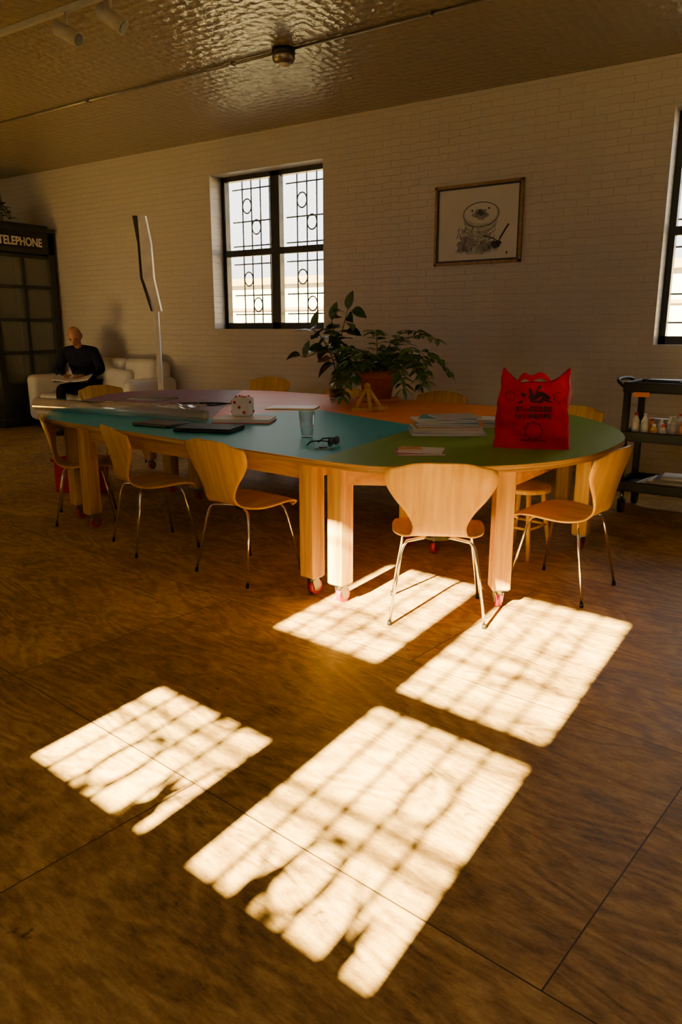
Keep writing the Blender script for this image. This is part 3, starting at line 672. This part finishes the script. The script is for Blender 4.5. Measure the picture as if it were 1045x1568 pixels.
hb.box((0,-.092,-.056),(.04,.006,.004),"ink");hb.sph((0,-.088,-.062),.016,"skin",scale=(1.4,.6,.5))
ho=hb.done(parent=man);ho.location=(0,-.245,1.25);ho.rotation_euler=(R(42),0,R(4));ho.scale=(1.08,1.08,1.08)
for s,t in ((-1,"l"),(1,"r")):
    wx,wy,wz=s*.12,-.37,.76;hn={"w":((wx,wy,wz),.026),"p":((wx-s*.03,wy-.05,wz-.01),(.036,.018)),"q":((wx-s*.045,wy-.085,wz-.014),(.038,.014))}
    skin("palm_"+t,hn,[("w","p"),("p","q")],"w","skin",1)
    for i,(o_,l) in enumerate(((-.03,.07),(-.01,.08),(.01,.075),(.03,.058))):
        bx=wx-s*.045+o_;by=wy-.085
        skin("finger_%s_%d"%(t,i+1),{"a":((bx,by+.02,wz-.012),.009),"b":((bx-s*.008,by-l*.4,wz-.008),.009),"c":((bx-s*.014,by-l*.7,wz-.022),.008),"d":((bx-s*.016,by-l*.85,wz-.038),.007)},[("a","b"),("b","c"),("c","d")],"a","skin",1)
    skin("thumb_"+t,{"a":((wx-s*.05,wy-.03,wz-.005),.011),"b":((wx-s*.09,wy-.05,wz+.008),.010),"c":((wx-s*.10,wy-.08,wz+.008),.009)},[("a","b"),("b","c")],"a","skin",1)
mb=MB("open_magazine",["paper","bk4"]);mb.box((-.11,-.42,.735),(.22,.28,.008),"paper",rot=(.25,.12,0));mb.box((.11,-.42,.735),(.22,.28,.008),"paper",rot=(.25,-.12,0));mb.box((0,-.42,.722),(.44,.29,.004),"bk4",rot=(.25,0,0));mb.done(parent=man)
# ------------------------------------------------------------------ phone booth
bo=empty("telephone_booth",(-10.42,7.08,0))
mb=MB("booth_body",["booth","boothglass","black","paper","white"])
bw,bd,bh=1.10,.95,2.86
for y in (-bw/2+.05,bw/2-.05):
    for x in (-.05,-bd+.05): mb.box((x,y,bh/2),(.10,.10,bh),"booth",bev=.008)
mb.box((-bd/2,0,.06),(bd+.04,bw+.04,.12),"booth");mb.box((-bd/2,0,bh-.15),(bd,bw,.32),"booth");mb.box((-bd/2,0,bh+.03),(bd+.08,bw+.04,.06),"booth");mb.box((-bd/2,0,bh+.08),(bd-.1,bw-.1,.06),"booth")
mb.box((-bd+.02,0,bh/2),(.02,bw-.1,bh),"booth")
for (z0,z1) in ((.12,.62),):
    mb.box((-.03,0,(z0+z1)/2),(.05,bw-.2,z1-z0),"booth")
    for y in (-bw/2+.03,bw/2-.03): mb.box((-bd/2,y,(z0+z1)/2),(bd-.2,.05,z1-z0),"booth")
for z in (.62,1.10,1.58,2.06,2.50):
    mb.box((-.035,0,z),(.05,bw-.1,.05),"booth")
    for y in (-bw/2+.035,bw/2-.035): mb.box((-bd/2,y,z),(bd-.1,.05,.04),"booth")
mb.box((-.035,0,1.56),(.05,.05,1.9),"booth")
mb.box((-.035,0,1.56),(.006,bw-.16,1.9),"boothglass");
for y in (-bw/2+.035,bw/2-.035): mb.box((-bd/2,y,1.56),(bd-.16,.006,1.9),"boothglass")
mb.box((.012,-.12,2.70),(.02,.80,.17),"black");mb.box((-bd+.12,.1,1.5),(.16,.24,.34),"black",bev=.02);mb.tube([(-bd+.22,-.03,1.6),(-bd+.26,-.03,1.5),(-bd+.22,-.03,1.4)],.02,"black")
mb.box((-bd+.05,-.25,1.35),(.02,.25,.4),"paper")
mb.done(parent=bo)
cu=bpy.data.curves.new("sign_text","FONT");cu.body="TELEPHONE";cu.size=.165;cu.extrude=.002;cu.offset=.004;cu.align_x='CENTER';cu.align_y='CENTER';cu.materials.append(M["white"])
o=bpy.data.objects.new("sign_text",cu);sc.collection.objects.link(o);o.parent=bo;o.location=(.026,-.03,2.70);o.rotation_euler=(PI/2,0,PI/2);o.scale=(.80,1,1)
mb=MB("trailing_plant",["terracotta","leaf","stem"]);mb.lathe([(0,0),(.09,0),(.12,.16),(.105,.16),(0,.14)],(0,0,0),"terracotta");random.seed(3)
for i in range(16):
    a=random.uniform(0,6.28);d=V((math.cos(a),math.sin(a),0));pts=[V((0,0,.15))+d*(.03+.035*k)+V((0,0,.16*math.sin(k*.45)+-.012*k)) for k in range(8)]
    mb.tube(pts,.003,"stem",seg=4)
    for k in range(1,8): mb.leaf(pts[k],V((random.uniform(-1,1),random.uniform(-1,1),.3)),.09,.06,"leaf")
mb.done(loc=(-10.75,6.85,bh+.11))
# ------------------------------------------------------------------ utility cart
cart=MB("utility_cart",["blackplastic","black","steel","paper","bk5"])
cw,cd=.95,.50
for z in (.20,.60,.98):
    cart.box((0,0,z),(cw,cd,.03),"blackplastic",bev=.006)
    for s in (-1,1):
        cart.box((0,s*(cd/2-.01),z+.03),(cw,.022,.07),"blackplastic",bev=.006);cart.box((s*(cw/2-.01),0,z+.03),(.022,cd,.07),"blackplastic",bev=.006)
for sx in (-1,1):
    for sy in (-1,1):
        cart.box((sx*(cw/2-.03),sy*(cd/2-.03),.58),(.05,.05,.80),"blackplastic",bev=.008)
        cart.cyl((sx*(cw/2-.05),sy*(cd/2-.05),.1),(sx*(cw/2-.05),sy*(cd/2-.05),.18),.015,"steel")
        cart.box((sx*(cw/2-.05),sy*(cd/2-.05),.095),(.055,.04,.03),"black")
        cart.cyl((sx*(cw/2-.05)-.018,sy*(cd/2-.05),.055),(sx*(cw/2-.05)+.018,sy*(cd/2-.05),.055),.055,"black",seg=20)
cart.tube(catmull([(-cw/2,-.2,1.0),(-cw/2-.06,-.18,1.05),(-cw/2-.08,0,1.06),(-cw/2-.06,.18,1.05),(-cw/2,.2,1.0)],4),.014,"blackplastic")
cart.box((-.33,-.265,.955),(.12,.004,.035),"bk5")
c_=cart.done(loc=(-.97,6.36,0),rotz=R(-2))
mb=MB("cart_supplies",["black","paper","bk5","bk2","bk3","bk6","white","steel","ply"])
z=1.0
mb.box((-.22,.0,z+.025),(.28,.20,.05),"black",bev=.006);mb.box((-.22,.0,z+.055),(.24,.17,.01),"black");mb.cyl((.02,-.05,z),(.02,-.05,z+.11),.045,"black",seg=18)
for i in range(9):
    a=i*.7;mb.cyl((.02+.02*math.cos(a),-.05+.02*math.sin(a),z+.02),(.02+.045*math.cos(a),-.05+.045*math.sin(a),z+.17+.01*(i%3)),.0045,["bk2","steel","black","ply"][i%4],seg=6)
mb.box((.22,.02,z+.03),(.22,.3,.06),"bk6",bev=.004)
z=.62;random.seed(2)
for i in range(20):
    x=-.38+.07*(i%11)+(.03 if i>10 else 0);h=random.uniform(.08,.17);m_=["paper","white","bk2","paper","bk6","bk5","white"][i%7];y=-.16 if i<11 else -.07
    mb.cyl((x,y,z),(x,y,z+h*.75),.028,m_,seg=16);mb.cyl((x,y,z+h*.75),(x,y,z+h),.028,m_,r2=.012,seg=16);mb.cyl((x,y,z+h),(x,y,z+h+.02),.014,"bk3" if i%3==0 else "white",seg=12)
mb.box((0,.12,z+.06),(.7,.1,.12),"bk6",bev=.004)
z=.215
for i in range(5): mb.box((-.05+.02*i,.0,z+.012+.018*i),(.6-.05*i,.34-.02*i,.016),["paper","bk6","paper","black","paper"][i],rot=(0,0,.05*i-.1))
so=mb.done(loc=(0,0,0));so.parent=c_
# ------------------------------------------------------------------ red crate far left
mb=MB("red_storage_crate",["redplastic"])
for s in (-1,1): mb.box((s*.18,0,.16),(.015,.28,.30),"redplastic",bev=.004);mb.box((0,s*.14,.16),(.36,.015,.30),"redplastic",bev=.004);mb.box((0,s*.145,.30),(.40,.03,.03),"redplastic",bev=.004);mb.box((s*.19,0,.30),(.03,.32,.03),"redplastic",bev=.004)
mb.box((0,0,.015),(.36,.28,.02),"redplastic");mb.done(loc=(-5.72,4.28,0),rotz=R(20))
# ------------------------------------------------------------------ light
sun=bpy.data.lights.new("sun","SUN");so=bpy.data.objects.new("sun",sun);sc.collection.objects.link(so)
so.rotation_euler=V((-.02,1,-.6)).to_track_quat('-Z','Y').to_euler();sun.energy=215;sun.color=(1,.79,.30);sun.angle=R(.53)
w=bpy.data.worlds.new("world");sc.world=w;w.use_nodes=True;bg=w.node_tree.nodes["Background"];bg.inputs[0].default_value=(1,.985,.97,1);bg.inputs[1].default_value=5
# ------------------------------------------------------------------ camera
F=1147.0
cam=bpy.data.cameras.new("camera");co=bpy.data.objects.new("camera",cam);sc.collection.objects.link(co)
co.location=(0,0,1.44);co.rotation_euler=(PI/2-R(13.68),0,R(33.8))
cam.sensor_fit='VERTICAL';cam.sensor_height=36;cam.lens=F/1568*36;cam.clip_start=.05
sc.camera=co
